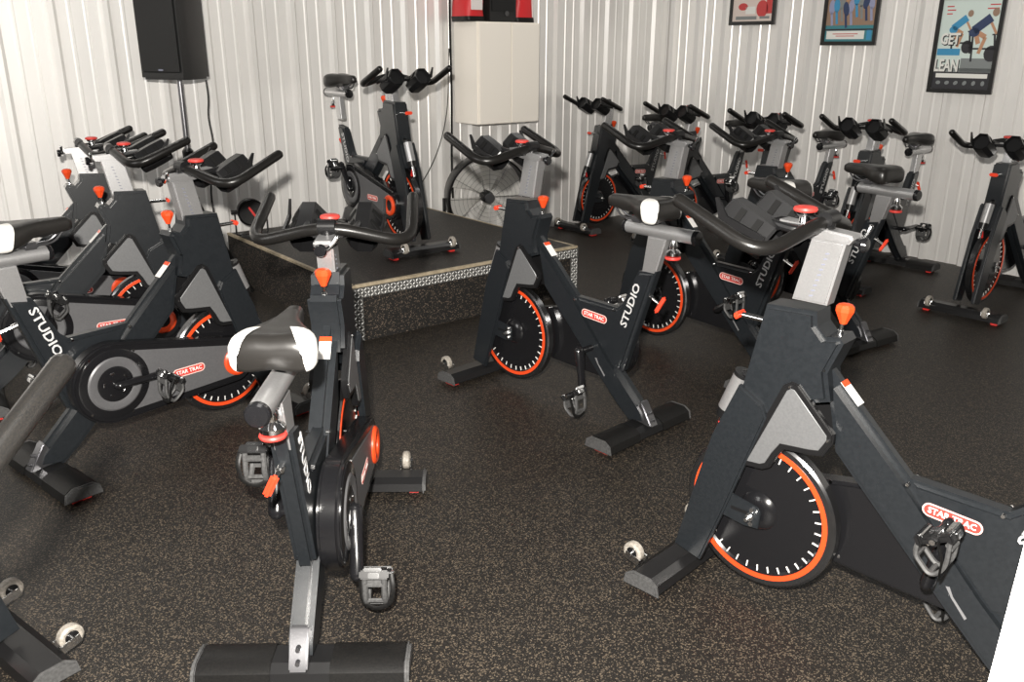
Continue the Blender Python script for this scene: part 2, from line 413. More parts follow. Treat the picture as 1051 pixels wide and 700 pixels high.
    # ---- handlebar post and bars
    bm = B(); prism(bm, [(.262, .885), (.166, .885), (.136, 1.052), (.227, 1.052)], -.026, .026, .006); post = obj('handlebar_post', bm, 'silver', root); post['adj'] = 'H'
    bm = B()
    for k in range(9):
        f = k / 8; x = .209 - .030 * f; z = .905 + .115 * f
        for s in (-1, 1): box(bm, (x, s * .0265, z), (.010, .0012, .0035), 0, Matrix.Rotation(.2, 3, 'Y'))
    obj('height_scale', bm, 'mark', post, smooth=0)
    bm = B(); prism(bm, [(.128, 1.050), (.118, 1.064), (.124, 1.074), (.318, 1.090), (.318, 1.066), (.235, 1.050)], -.029, .029, .005); sl = obj('handlebar_slider', bm, 'silver', root); sl['adj'] = 'H'
    bm = B(); cyl(bm, (.120, .004, 1.055), (.104, .004, 1.052), .010, n=12); lathe(bm, [(0, -.010), (.016, -.009), (.0195, 0), (.016, .008), (0, .010)], (.099, .004, 1.051), 'x', 18, False)
    obj('clamp_knob', bm, 'gloss', sl)
    bm = B(); tube(bm, [(.112, -.012, 1.050), (.110, -.034, 1.072), (.108, -.046, 1.088)], [.006, .006, .007], 8, True, 1., True)
    obj('clamp_lever', bm, 'chrome', sl)
    bm = B()
    pth = rounded([(.490, .236, 1.142), (.246, .247, 1.040), (.197, 0, 1.104), (.246, -.247, 1.040), (.490, -.236, 1.142)], .085, 8)
    tube(bm, pth, .0185, 18, True, 1., True)
    bars = obj('handlebar', bm, 'foam', root); bars['adj'] = 'H'
    bm = B(); cyl(bm, (.200, 0, 1.066), (.199, 0, 1.100), .020, n=16); cyl(bm, (.198, -.026, 1.103), (.198, .026, 1.103), .0215, n=18); obj('bar_clamp', bm, 'black', bars)
    for s in (-1, 1):
        # six-sided open cup between horn and middle, rising forward
        bm = B(); rings = []
        hexa = [(.024, .056), (.060, .004), (.050, -.030), (.026, -.054), (-.026, -.054), (-.050, -.030), (-.060, .004), (-.024, .056)]
        for q, g in [(0, .80), (.006, .88), (.05, .93), (.10, .93), (.140, .90), (.146, .83)]:
            cx, cz = .300 + q * .90, 1.036 + q * .43
            rings.append([bm.verts.new((cx - zz * .43 * g, s * .090 + yy * g, cz + zz * .90 * g)) for yy, zz in hexa])
        for a, b in zip(rings, rings[1:]):
            for k in range(8): bm.faces.new((a[k], a[(k + 1) % 8], b[(k + 1) % 8], b[k]))
        bm.faces.new(rings[-1])
        bmesh.ops.recalc_face_normals(bm, faces=bm.faces[:])
        g_ = bmesh.ops.inset_region(bm, faces=[f for f in bm.faces if len(f.verts) == 8], thickness=.008, depth=-.02)
        hd = obj('bottle_holder', bm, 'black', bars, smooth=28)
        for e in (-1, 1):
            for q in (.045, .098):
                bm = B(); nrm = Vector((0, e * .82, .57)); mid = Vector((.300 + q * .90, s * .090 + e * .0392, 1.036 + q * .43 + .0255))
                mid = mid + Vector((-.43 * .03, 0, 0)); t_ = Vector((-.43 * .56, -e * .57, .82 * .9)).normalized()
                slab(bm, rect(.042, .018), t_, Vector((.90, 0, .43)), mid, -.0025, .0025)
                obj('holder_slot', bm, 'slot', hd)
        bm = B(); slab(bm, [(-.06, -.010), (.07, -.016), (.105, .034), (.098, .038), (.055, .006), (-.06, .006)], (1, 0, .35), (-.35, 0, 1), (.345, s * .153 + .003, 1.080), -.0035, .0035)
        prism_z(bm, [(.30, s * .060), (.41, s * .060), (.43, s * .154), (.34, s * .154)] if s > 0 else [(.30, s * .060), (.34, s * .154), (.43, s * .154), (.41, s * .060)], 1.066, 1.074, .002)
        obj('holder_fin', bm, 'black', hd)
    bm = B()
    prism_z(bm, [(.200, -.050), (.200, .050), (.250, .064), (.330, .064), (.356, .045), (.356, -.045), (.330, -.064), (.250, -.064)], 1.066, 1.084, .006)
    tube(bm, rounded([(.34, .080, 1.092), (.225, .078, 1.076), (.205, 0, 1.080), (.225, -.078, 1.076), (.34, -.080, 1.092)], .05, 6), .011, 10)
    obj('bar_console', bm, 'black', bars)
    bm = B(); lathe(bm, [(0, 0), (.017, 0), (.014, .018), (.024, .026), (.0245, .034), (0, .034)], (.262, 0, 1.082), 'z', 24, False)
    dk = obj('bar_knob', bm, 'chrome', bars)
    bm = B(); lathe(bm, [(0, .033), (.029, .033), (.031, .037), (.029, .043), (.020, .046), (0, .046)], (.262, 0, 1.082), 'z', 28, False); obj('knob_cap', bm, 'logored', dk)
    # ---- tension knob, brake and pop pins
    bm = B(); cyl(bm, (.114, 0, .855), (.110, 0, .925), .005, n=10); cyl(bm, (.115, 0, .852), (.114, 0, .875), .011, .008, 12); tk = obj('tension_rod', bm, 'chrome', root)
    bm = B(); lathe(bm, [(0, -.026), (.009, -.026), (.012, -.018), (.024, .008), (.0245, .018), (.018, .025), (.009, .0275), (0, .0275)], (.1095, 0, .920), 'z', 8, False)
    obj('tension_knob', bm, 'orange', tk, smooth=20)
    bm = B()
    ax = Vector((.055, 0, -.15)).normalized(); p0 = Vector((.372, 0, .690))
    cyl(bm, p0 - Vector((.03, 0, 0)), p0 + ax * .01, .016, n=14); cyl(bm, p0, p0 + ax * .012, .0275, n=20); cyl(bm, p0 + ax * .130, p0 + ax * .16, .0275, .022, 20); cyl(bm, p0, p0 + ax * .15, .012, n=10)
    bc = obj('brake_housing', bm, 'black', root)
    bm = B(); cyl(bm, p0 + ax * .010, p0 + ax * .132, .0268, n=24); obj('brake_cylinder', bm, 'silver', bc)
    bm = B(); cyl(bm, p0 + ax * .158, p0 + ax * .225, .009, n=12); obj('brake_plunger', bm, 'chrome', bc)
    bm = B(); box(bm, p0 + ax * .200 + Vector((-.014, 0, 0)), (.012, .022, .05), .004, Matrix.Rotation(.35, 3, 'Y')); obj('brake_pad', bm, 'red', bc)
    bm = B(); cyl(bm, (.315, 0, .855), (.395, 0, .856), .008, n=12); pp = obj('pop_pin', bm, 'chrome', root)
    bm = B(); box(bm, (.404, 0, .856), (.014, .050, .020), .005); obj('pop_pin_handle', bm, 'lever', pp)
    bm = B(); cyl(bm, (-.490, .004, .622), (-.560, .018, .600), .006, n=10); cyl(bm, (-.492, .004, .622), (-.520, .008, .613), .010, n=10); pp = obj('pop_pin', bm, 'chrome', root)
    bm = B(); box(bm, (-.566, .020, .597), (.015, .020, .074), .006, Matrix.Rotation(-.3, 3, 'Y') @ Matrix.Rotation(.45, 3, 'X')); obj('pop_pin_handle', bm, 'lever', pp)
    # ---- seat
    bm = B(); prism(bm, [(-.456, .690), (-.522, .690), (-.566, .838), (-.476, .838)], -.019, .019, .005); sp = obj('seat_post', bm, 'silver', root); sp['adj'] = 'S'
    bm = B(); cyl(bm, (-.358, 0, .862), (-.694, 0, .862), .027, n=28); ss = obj('seat_slider', bm, 'silver', root); ss['adj'] = 'S'
    for x, e in ((-.358, 1), (-.694, -1)):
        bm = B(); lathe(bm, [(0, -.008 * e), (.0285, -.008 * e), (.0285, .004 * e), (.024, .010 * e), (0, .012 * e)], (x, 0, .862), 'x', 24, False); obj('slider_cap', bm, 'gloss', ss)
    bm = B(); lathe(bm, [(0, -.070), (.012, -.068), (.028, -.060), (.030, -.048), (.022, -.040), (.014, -.034), (.016, -.020), (.010, 0), (0, 0)], (-.590, 0, .838), 'z', 22, False)
    sk = obj('seat_knob', bm, 'chrome', root); sk['adj'] = 'S'
    bm = B(); lathe(bm, [(0, -.076), (.030, -.075), (.032, -.070), (.030, -.065), (0, -.065)], (-.590, 0, .838), 'z', 24, False); obj('seat_knob_base', bm, 'logored', sk)
    # saddle loft
    secs = [(-.262, .004, .962, .950), (-.266, .016, .972, .936), (-.285, .022, .982, .930), (-.330, .027, .984, .924), (-.375, .034, .986, .920), (-.415, .050, .988, .914),
            (-.455, .078, .993, .896), (-.490, .092, .997, .886), (-.520, .098, .998, .882), (-.540, .096, .995, .884), (-.554, .088, .984, .890), (-.560, .074, .966, .902)]
    n = 28
    def sec(x, w, zt, zb, grow=0.):
        out = []
        for k in range(n):
            a = 2 * PI * k / n; ca, sa = math.cos(a), math.sin(a)
            yy = math.copysign(abs(ca) ** .75, ca) * (w + grow); zc, hh = (zt + zb) / 2, (zt - zb) / 2 + grow
            zz = zc + math.copysign(abs(sa) ** .65, sa) * hh
            if sa < 0 and w > .04: zz += (1 - abs(ca)) * .022
            if sa > 0: zz += -.010 * (1 - abs(yy) / max(w, .02)) * (w > .05)
            out.append((x, yy, zz))
        return out
    bm = B(); rings = [[bm.verts.new(p) for p in sec(*q)] for q in secs]
    for a, b in zip(rings, rings[1:]):
        for k in range(n): bm.faces.new((a[k], a[(k + 1) % n], b[(k + 1) % n], b[k]))
    bm.faces.new(rings[0]); bm.faces.new(rings[-1])
    sd = obj('saddle', bm, 'saddle', root, smooth=60); sd['adj'] = 'S'
    for s in (-1, 1):
        bm = B(); rr = [[bm.verts.new(p) for p in sec(*q, .002)] for q in secs[5:]]
        for a, b in zip(rr, rr[1:]):
            for k in range(n): bm.faces.new((a[k], a[(k + 1) % n], b[(k + 1) % n], b[k]))
        bm.faces.new(rr[-1])
        for pc, pn in [((-.520, s * .060, .93), (-.35, -s, -.25)), ((-.500, 0, .93), (1, 0, -.25))]:
            bmesh.ops.bisect_plane(bm, geom=bm.verts[:] + bm.edges[:] + bm.faces[:], plane_co=pc, plane_no=pn, clear_outer=True)
        obj('saddle_corner', bm, 'whiteplastic', sd, smooth=60)
    bm = B()
    for s in (-1, 1): tube(bm, rounded([(-.30, s * .012, .935), (-.34, s * .018, .897), (-.47, s * .022, .897), (-.52, s * .035, .925)], .03, 4), .0045, 8)
    box(bm, (-.420, 0, .898), (.05, .056, .026), .006); obj('saddle_rail', bm, 'steel', sd)
    return root

def children(o): return [c for c in bpy.data.objects if c.parent == o]

def copy_tree(o, parent=None, plain=False):
    kids = KIDS[o.name] if o.name in KIDS else []
    c = o.copy(); COL.objects.link(c); c.parent = parent
    for k in kids:
        if not (plain and k.name.startswith('saddle_corner')): copy_tree(k, c, plain)
    return c

def pose_bike(root, kids, ang, dh, df, ds):
    for c in kids:
        adj = c.get('adj')
        if adj == 'H': c.location = (-.30 * dh + (df if not c.name.startswith('handlebar_post') else 0), 0, .95 * dh)
        elif adj == 'S': c.location = (-.30 * ds, 0, .95 * ds)
        sd = c.get('side')
        if sd is not None:
            a = ang if sd > 0 else ang + PI
            if c.name.startswith('crank_arm'): c.rotation_euler = (0, -a, 0)
            else:
                c.location = (CR[0] + .17 * math.cos(a), 0, CR[1] + .17 * math.sin(a)); c.rotation_euler = (0, random.uniform(.35, .85), 0)

R = math.radians
ZL = .326
# name, x, y, yaw, z, handle height, handle fore/aft, seat height, crank angle (deg, left), label
PLAIN = (7, 8, 11, 12)      # saddles without white corners
BIKES = [
 (.929, 2.034, 2.370, 0, .055, 0, .10, 98, 'largest exercise bike, in front on the right beside the white jamb, its saddle cut off'),
 (.211, 3.703, 2.332, 0, .052, 0, .024, -102, 'exercise bike in the middle of the floor, before the drum fan, left side fully visible'),
 (-.553, 2.349, 1.597, 0, -.055, 0, -.036, 58, 'exercise bike seen from behind with white cornered saddle, facing the stage'),
 (-1.437, 3.304, .874, 0, .008, 0, -.003, 180, 'exercise bike at left showing its complete chain guard and round crank disc, right pedal forward'),
 (-2.008, 3.946, .587, 0, .012, -.016, .12, -114, 'middle bike of the three side by side at left, badge above the nearest crank disc'),
 (-2.448, 4.536, .551, 0, -.024, -.018, 0, 60, 'farthest bike of the three side by side at left, closest to the bright metal wall'),
 (.962, 4.353, 2.266, 0, .042, 0, 0, 145, 'exercise bike between the largest right one and the wall row, saddle with white corners'),
 (1.629, 4.875, 2.156, 0, -.009, 0, .009, 150, 'exercise bike with plain wide black saddle on a long silver slider, before the wall row'),
 (-.872, 5.705, -.929, ZL, -.029, 0, .077, -60, 'instructor exercise bike standing alone on the raised black stage'),
 (.983, 7.943, -2.471, 0, .012, 0, 0, 40, 'leftmost exercise bike of the row along the posters wall, just right of the drum fan'),
 (1.601, 7.337, -2.466, 0, -.007, 0, 0, 70, 'second exercise bike from the left in the row along the posters wall'),
 (2.127, 6.659, -2.473, 0, -.016, 0, -.03, 120, 'third exercise bike from the left along the posters wall, under the smallest poster'),
 (2.575, 6.053, -2.405, 0, -.009, 0, -.003, 180, 'fourth exercise bike along the posters wall, facing out behind the plain black saddle'),
 (3.159, 5.412, -2.445, 0, -.055, 0, 0, 30, 'exercise bike at the far right edge below the cyclists poster, front wheels showing'),
 (-1.667, 1.539, .926, 0, -.005, 0, 0, 20, 'bike in the bottom left corner, only its front foot and two small wheels showing'),
 (-.941, .676, R(80), 0, 0, 0, 0, 20, 'nearest bike at the left edge, only one thick black handlebar horn showing'),
]
proto = build_bike('exercise_bike')
KIDS = {}
for o in list(bpy.data.objects):
    if o.parent: KIDS.setdefault(o.parent.name, []).append(o)
roots = [proto]
for i in range(1, len(BIKES)): roots.append(copy_tree(proto, None, i in PLAIN))
allk = {}
for o in bpy.data.objects:
    if o.parent: allk.setdefault(o.parent, []).append(o)
for r, (x, y, a, z, dh, df, ds, ca, lab) in zip(roots, BIKES):
    r.location = (x, y, z); r.rotation_euler = (0, 0, a); r['label'] = lab
    pose_bike(r, allk[r], R(ca), dh, df, ds)

# ------------------------------------------------------------------ room: axes d1 (along the left wall) and d2 (along the posters wall)
ANG = .67375
d1 = Vector((math.cos(ANG), math.sin(ANG), 0)); d2 = Vector((-d1.y, d1.x, 0))
ROOM = Matrix.Rotation(ANG, 4, 'Z')          # room coords (a along d1, b along d2)
CA, CB = 6.66, 5.93                          # posters wall at a = CA, left wall at b = CB
def W(a, b, z=0): return tuple(d1 * a + d2 * b + Vector((0, 0, z)))
def inroom(o, a=0, b=0, z=0):
    o.location = W(a, b, z); o.rotation_euler = (0, 0, ANG); return o
def structure(o): o['kind'] = 'structure'; return o

bm = B(); box(bm, (2.5, 1.9, -.05), (8.6, 8.4, .1)); structure(inroom(obj('floor', bm, 'floor', smooth=0)))

def rib_profile(s0, s1, phase):
    """list of (s, depth into the room) of a ribbed metal sheet with tall ribs every 30.5 cm"""
    P = .3048; out = []; k = math.floor((s0 - phase) / P)
    while phase + k * P < s1:
        c = phase + k * P
        for ds, h in [(-.036, 0), (-.014, .030), (.014, .030), (.036, 0), (.092, 0), (.100, .006), (.112, .006), (.120, 0), (.184, 0), (.192, .006), (.204, .006), (.212, 0)]:
            if s0 < c + ds < s1: out.append((c + ds, h))
        k += 1
    return [(s0, 0)] + out + [(s1, 0)]
H = 3.1
def sheet(name, s0, s1, phase, fn):
    bm = B(); pr = rib_profile(s0, s1, phase)
    rows = [[bm.verts.new(fn(s, h, z)) for s, h in pr] for z in (0, H)]
    for i in range(len(pr) - 1): bm.faces.new((rows[0][i], rows[0][i + 1], rows[1][i + 1], rows[1][i]))
    back = [bm.verts.new(fn(s, -.06, z)) for s, z in ((s0, 0), (s1, 0), (s1, H), (s0, H))]
    bm.faces.new(back)
    bm.faces.new([back[0], *rows[0], back[1]]); bm.faces.new([back[3], *rows[1], back[2]])
    bm.faces.new([back[0], back[3], rows[1][0], rows[0][0]]); bm.faces.new([back[1], back[2], rows[1][-1], rows[0][-1]])
    return structure(inroom(obj(name, bm, 'wall', smooth=0)))
sheet('wall_left', -1.6, CA, .03, lambda s, h, z: (s, CB - h, z))
sheet('wall_back', -2.2, CB, .13, lambda s, h, z: (CA - h, s, z))

# ------------------------------------------------------------------ stage
FA, FB_ = (-.870 * d1.x + 4.5422 * d1.y), (-.870 * d2.x + 4.5422 * d2.y)
WR, WLn = 1.657, CB - .036 - FB_
st = thing('stage', 'low raised stage covered in black speckled rubber with metal trimmed edges', 'stage', W(FA, FB_, 0), ANG)
bm = B(); box(bm, (WR / 2, WLn / 2, ZL / 2 - .008), (WR, WLn, ZL - .016)); obj('riser', bm, 'carpet', st, smooth=0)
bm = B(); box(bm, (WR / 2, WLn / 2, ZL - .008), (WR - .03, WLn - .03, .016)); obj('platform', bm, 'stagetop', st, smooth=0)
bm = B()
for c, s in [((WR / 2, .008, ZL - .007), (WR + .01, .024, .016)), ((.008, WLn / 2, ZL - .007), (.024, WLn, .016)), ((WR - .008, WLn / 2, ZL - .007), (.024, WLn, .016))]: box(bm, c, s, .002)
obj('edge_strip', bm, 'wood', st)
bm = B()
box(bm, (WR / 2, -.004, ZL - .045), (WR + .016, .008, .058), .001); box(bm, (WR + .004, WLn / 2, ZL - .045), (.008, WLn, .058), .001)
def treads(bm, fn, u0, u1, v0, v1):
    """raised lozenges in alternating directions over a (u, v) strip"""
    nu = max(1, round((u1 - u0) / .021)); nv = max(1, round((v1 - v0) / .019))
    for i in range(nu):
        for k in range(nv):
            u, v = u0 + (i + .5) * (u1 - u0) / nu, v0 + (k + .5) * (v1 - v0) / nv; a = PI / 4 if (i + k) % 2 else -PI / 4
            c_, s_ = math.cos(a), math.sin(a)
            base = [(.0115, 0), (0, .0046), (-.0115, 0), (0, -.0046)]
            lo = [bm.verts.new(fn(u + p * c_ - q * s_, v + p * s_ + q * c_, 0)) for p, q in base]
            hi = [bm.verts.new(fn(u + (p * c_ - q * s_) * .7, v + (p * s_ + q * c_) * .7, .0022)) for p, q in base]
            bm.faces.new(hi)
            for m_ in range(4): bm.faces.new((lo[m_], lo[(m_ + 1) % 4], hi[(m_ + 1) % 4], hi[m_]))
me_ = obj('metal_edging', bm, 'diamond', st, smooth=0)
bm = B()
treads(bm, lambda u, v, h: (u, -.008 - h, v), 0, WR, ZL - .072, ZL - .018)
treads(bm, lambda u, v, h: (WR + .008 + h, u, v), 0, WLn, ZL - .072, ZL - .018)
obj('tread_pattern', bm, 'tread', me_, smooth=0)
for a in (.026, WR - .026):
    bm = B(); box(bm, (a, -.005, (ZL - .07) / 2), (.060, .008, ZL - .074), .001)
    if a > 1: box(bm, (WR + .005, .026, (ZL - .07) / 2), (.008, .060, ZL - .074), .001)
    else: box(bm, (-.004, .026, (ZL - .07) / 2), (.008, .06, ZL - .074), .001)
    cg_ = obj('corner_guard', bm, 'diamond', st, smooth=0)
    bm = B(); treads(bm, lambda u, v, h: (u, -.009 - h, v), a - .028, a + .028, .004, ZL - .078); obj('tread_pattern', bm, 'tread', cg_, smooth=0)

# ------------------------------------------------------------------ wall cabinet
CD = .33
cab = thing('wall_cabinet', 'cream two door cabinet mounted on the ribbed wall above the drum fan', 'cabinet', W(4.41, CB - .036 - CD / 2, .985), ANG)
bm = B(); box(bm, (0, .008, .38), (.605, CD - .016, .76), .006); obj('body', bm, 'cab', cab)
for x0, x1 in ((-.300, .012), (.016, .300)):
    bm = B(); box(bm, ((x0 + x1) / 2, -CD / 2 + .004, .38), (x1 - x0, .018, .752), .005); obj('door', bm, 'cab', cab)
top = .985 + .762
def tote(nm, a, w, lab, white):
    t = thing(nm, lab, 'bag', W(a, CB - .036 - CD / 2 - .01, top), ANG)
    def loft(z0, z1, g, m, name, par):
        bm = B(); rows = []
        for z in [z0 + (z1 - z0) * i / 6 for i in range(7)]:
            f = 1 - .12 * (z / .34) ** 2; ring = []
            for k in range(20):
                an = 2 * PI * k / 20; c_, s_ = math.cos(an), math.sin(an)
                wob = .006 * math.sin(5 * an + z * 30)
                ring.append(bm.verts.new((math.copysign(abs(c_) ** .5, c_) * (w / 2 * f + g + wob), math.copysign(abs(s_) ** .5, s_) * (.12 * f + g + wob), z)))
            rows.append(ring)
        for p, q in zip(rows, rows[1:]):
            for k in range(20): bm.faces.new((p[k], p[(k + 1) % 20], q[(k + 1) % 20], q[k]))
        bm.faces.new(rows[0]); bm.faces.new(rows[-1]); return obj(name, bm, m, par, smooth=60)
    loft(.035, .36, 0, 'bagred', 'bag_body', t); loft(0, .036, .004, 'rubber', 'bag_base', t)
    bm = B()
    if white: box(bm, (-.01, -.130, .19), (w * .62, .006, .22), .002)
    else: tube(bm, rounded([(w * .30, -.128, .04), (w * .26, -.126, .20), (w * .20, -.115, .35)], .05, 4), .008, 8, True, .4)
    obj('bag_panel' if white else 'bag_strap', bm, 'bagwhite', t)
    return t
tote('tote_bag', 4.122, .17, 'red bag with white front panel on the left end of the cabinet', True)
tote('tote_bag', 4.602, .19, 'red bag with black base on the right end of the cabinet', False)
sk = thing('loudspeaker', 'small black loudspeaker between the two red bags on the cabinet', 'speaker', W(4.362, CB - .036 - CD / 2 - .02, top), ANG)
bm = B(); prism_z(bm, [(-.11, .12), (-.128, -.12), (.128, -.12), (.11, .12)], 0, .42, .008); obj('cabinet_shell', bm, 'spk', sk)
bm = B(); box(bm, (0, -.123, .24), (.225, .010, .33), .003); obj('front_grille', bm, 'grille', sk)
bm = B(); lathe(bm, [(0, -.128), (.016, -.130), (.020, -.127), (0, -.126)], (.035, 0, .06), 'y', 16, False); obj('bass_port', bm, 'endcap', sk)
bm = B()
cp = [W(4.06, CB - .075, 3.0), W(4.065, CB - .06, 2.2), W(4.06, CB - .055, 1.75), W(4.07, CB - .050, 1.2), W(4.055, CB - .055, .7), W(4.06, CB - .06, .15), W(4.0, CB - .10, .012)]
tube(bm, rounded(cp, .1, 4), .009, 8); tag(obj('power_cable', bm, 'rubber'), 'thick black cable running down the wall beside the cabinet', 'cable')
bm = B()
cp = [W(4.045, CB - .06, 1.55), W(4.0, CB - .09, 1.05), W(3.86, CB - .12, .72), W(3.62, CB - .10, .40), W(3.45, CB - .06, ZL + .005)]
tube(bm, rounded(cp, .2, 6), .0035, 6); tag(obj('thin_cable', bm, 'rubber'), 'thin dark cord sagging from the cabinet towards the stage', 'cable')

# ------------------------------------------------------------------ drum fan
fan = thing('drum_fan', 'large round floor fan with silver blades under the wall cabinet', 'fan', W(4.24, CB - .28, 0), R(16))
FR, FZ = .335, .405
bm = B(); lathe(bm, [(FR - .012, -.10), (FR, -.11), (FR + .006, -.10), (FR + .006, .07), (FR, .08), (FR - .012, .07)], (0, 0, FZ), 'y', 56); drum = obj('drum', bm, 'black', fan)
bm = B()
for k in range(6):
    a0 = 2 * PI * k / 6 + .3
    g = []
    for i in range(6):
        r = .05 + (FR - .08) * i / 5; row = []
        for j in range(5):
            t = (j / 4 - .5) * (.58 + .20 * i / 5) ; a = a0 + t + .10 * i / 5
            row.append(bm.verts.new((r * math.cos(a), .02 + t * .11 * (1 - .08 * i), FZ + r * math.sin(a))))
        g.append(row)
    for p, q in zip(g, g[1:]):
        for j in range(4): bm.faces.new((p[j], p[j + 1], q[j + 1], q[j]))
bmesh.ops.solidify(bm, geom=bm.faces[:], thickness=.003)
obj('fan_blades', bm, 'fanblade', fan)
bm = B(); lathe(bm, [(0, -.06), (.036, -.055), (.05, -.03), (.05, .05), (0, .05)], (0, 0, FZ), 'y', 28, False); obj('hub', bm, 'black', fan)
bm = B()
for r in [.085 + .0345 * i for i in range(8)]:
    tube(bm, [(r * math.cos(2 * PI * k / 40), -.105, FZ + r * math.sin(2 * PI * k / 40)) for k in range(41)], .0009, 5, False)
for k in range(12):
    a = 2 * PI * k / 12; cyl(bm, (.06 * math.cos(a), -.107, FZ + .06 * math.sin(a)), (FR * math.cos(a), -.107, FZ + FR * math.sin(a)), .0014, n=5)
lathe(bm, [(0, -.112), (.036, -.112), (.042, -.104), (0, -.104)], (0, 0, FZ), 'y', 28, False)
obj('guard_grille', bm, 'steel', fan)
bm = B()
for s in (-1, 1):
    tube(bm, rounded([(s * (FR + .02), 0, FZ), (s * (FR + .02), 0, .02), (s * (FR + .02), -.16, .02)], .03, 4), .014, 10); tube(bm, [(s * (FR + .02), -.16, .02), (s * (FR + .02), .16, .02)], .014, 10)
tube(bm, [(-FR - .02, -.15, .02), (FR + .02, -.15, .02)], .014, 10); tube(bm, [(-FR - .02, .15, .02), (FR + .02, .15, .02)], .014, 10)
obj('stand', bm, 'black', fan)

# ------------------------------------------------------------------ loudspeaker on a stand, left
SX, SY = -2.005, 5.41
SR = R(-112)
ls = thing('loudspeaker', 'tall black loudspeaker on a pole stand at the left wall', 'speaker', (SX, SY, 1.373), SR + PI / 2)
bm = B(); prism_z(bm, [(-.155, -.134), (.155, -.134), (.160, -.064), (.092, .155), (-.092, .155), (-.160, -.064)], 0, .58, .012); obj('cabinet_shell', bm, 'spk', ls)
bm = B(); box(bm, (0, -.136, .30), (.288, .012, .52), .006); obj('front_grille', bm, 'grille', ls)
bm = B(); slab(bm, pill(.036, .010), (1, 0, 0), (0, 0, 1), (0, -.143, .055), 0, .0012); slab(bm, pill(.04, .008), (1, 0, 0), (0, 0, 1), (0, -.143, .50), 0, .0012); obj('maker_plate', bm, 'mark', ls, smooth=0)
sn = thing('speaker_stand', 'black tripod pole stand holding up the tall loudspeaker', 'stand', (SX, SY, 0), SR)
bm = B(); cyl(bm, (0, 0, .75), (0, 0, 1.373), .0165, n=16); cyl(bm, (0, 0, .12), (0, 0, .95), .021, n=16); obj('pole', bm, 'steel', sn)
bm = B(); lathe(bm, [(.02, .90), (.032, .905), (.034, .95), (.022, .965)], (0, 0, 0), 'z', 20); lathe(bm, [(.02, .58), (.036, .59), (.036, .66), (.02, .67)], (0, 0, 0), 'z', 20); obj('collar', bm, 'black', sn)
for k in range(3):
    a = 2 * PI * k / 3 + .5; c_, s_ = math.cos(a), math.sin(a)
    bm = B(); tube(bm, [(.028 * c_, .028 * s_, .62), (.31 * c_, .31 * s_, .016)], .013, 10); tube(bm, [(.02 * c_, .02 * s_, .22), (.185 * c_, .185 * s_, .30)], .007, 8); lg = obj('leg', bm, 'black', sn)
    bm = B(); cyl(bm, (.30 * c_, .30 * s_, .034), (.318 * c_, .318 * s_, .0), .017, .019, 12); obj('foot', bm, 'rubber', lg)
bm = B(); tube(bm, rounded([(SX + .115, SY + .13, 1.366), (SX + .12, SY + .13, 1.25), (SX + .10, SY + .14, 1.15), (SX + .135, SY + .10, .95), (SX + .09, SY + .06, .70), (SX + .12, SY + .04, .30), (SX + .18, SY + .02, .008)], .1, 5), .006, 8)
tag(obj('speaker_cable', bm, 'rubber'), 'black cable dangling from the tall loudspeaker beside its stand', 'cable')

# ------------------------------------------------------------------ stage light on the stage's left back corner
pl = thing('stage_light', 'small round black stage light with red strip on the back left corner of the stage', 'lamp', W(FA + .10, FB_ + 1.60, ZL), ANG - .25)
bm = B(); lathe(bm, [(0, .09), (.05, .09), (.088, .02), (.092, -.06), (.086, -.065), (.080, -.055), (0, -.05)], (0, 0, .17), 'y', 30, False); obj('lamp_housing', bm, 'black', pl)
bm = B(); box(bm, (.01, -.062, .165), (.014, .010, .10), .003, Matrix.Rotation(-.55, 3, 'Y')); obj('lamp_strip', bm, 'red', pl)
bm = B(); tube(bm, rounded([(-.105, 0, .17), (-.105, 0, .010), (.105, 0, .010), (.105, 0, .17)], .02, 4), .008, 8, True, .6); box(bm, (0, 0, .006), (.16, .10, .012), .003); obj('yoke', bm, 'black', pl)
bm = B()
for s in (-1, 1): cyl(bm, (s * .088, 0, .17), (s * .128, 0, .17), .013, n=10)
obj('yoke_knob', bm, 'black', pl)

# ------------------------------------------------------------------ framed posters
def poster(lab, b0, b1, z0, z1, bg):
    """b0 = left edge, b1 = right edge along the wall (b decreases to the right)"""
    w, h = b0 - b1, z1 - z0
    t = thing('framed_poster', lab, 'poster', W(CA - .034, (b0 + b1) / 2, z0), ANG - PI / 2)     # local x right, -y into the room
    fw = .030
    bm = B()
    for c, s in [((0, -.012, fw / 2), (w, .024, fw)), ((0, -.012, h - fw / 2), (w, .024, fw)), ((-w / 2 + fw / 2, -.012, h / 2), (fw, .024, h - 2 * fw)), ((w / 2 - fw / 2, -.012, h / 2), (fw, .024, h - 2 * fw))]: box(bm, c, s, .002)
    obj('frame', bm, 'frameblack', t)
    bm = B(); box(bm, (0, -.006, h / 2), (w - 2 * fw + .004, .010, h - 2 * fw + .004)); obj('print', bm, bg, t, smooth=0)
    return t, w, h, fw
PT = (1, 0, 0); PU = (0, 0, 1)
def art(t, name, m, shapes, lvl=0):
    bm = B()
    for cx, cz, out in shapes: slab(bm, out, PT, PU, (cx, -.0115 - .0005 * lvl, cz), 0, .0004)
    o = obj(name, bm, m, t, smooth=0); return o
def flat(name, c, r=.35): M[name] = mat(name, c, r); return name
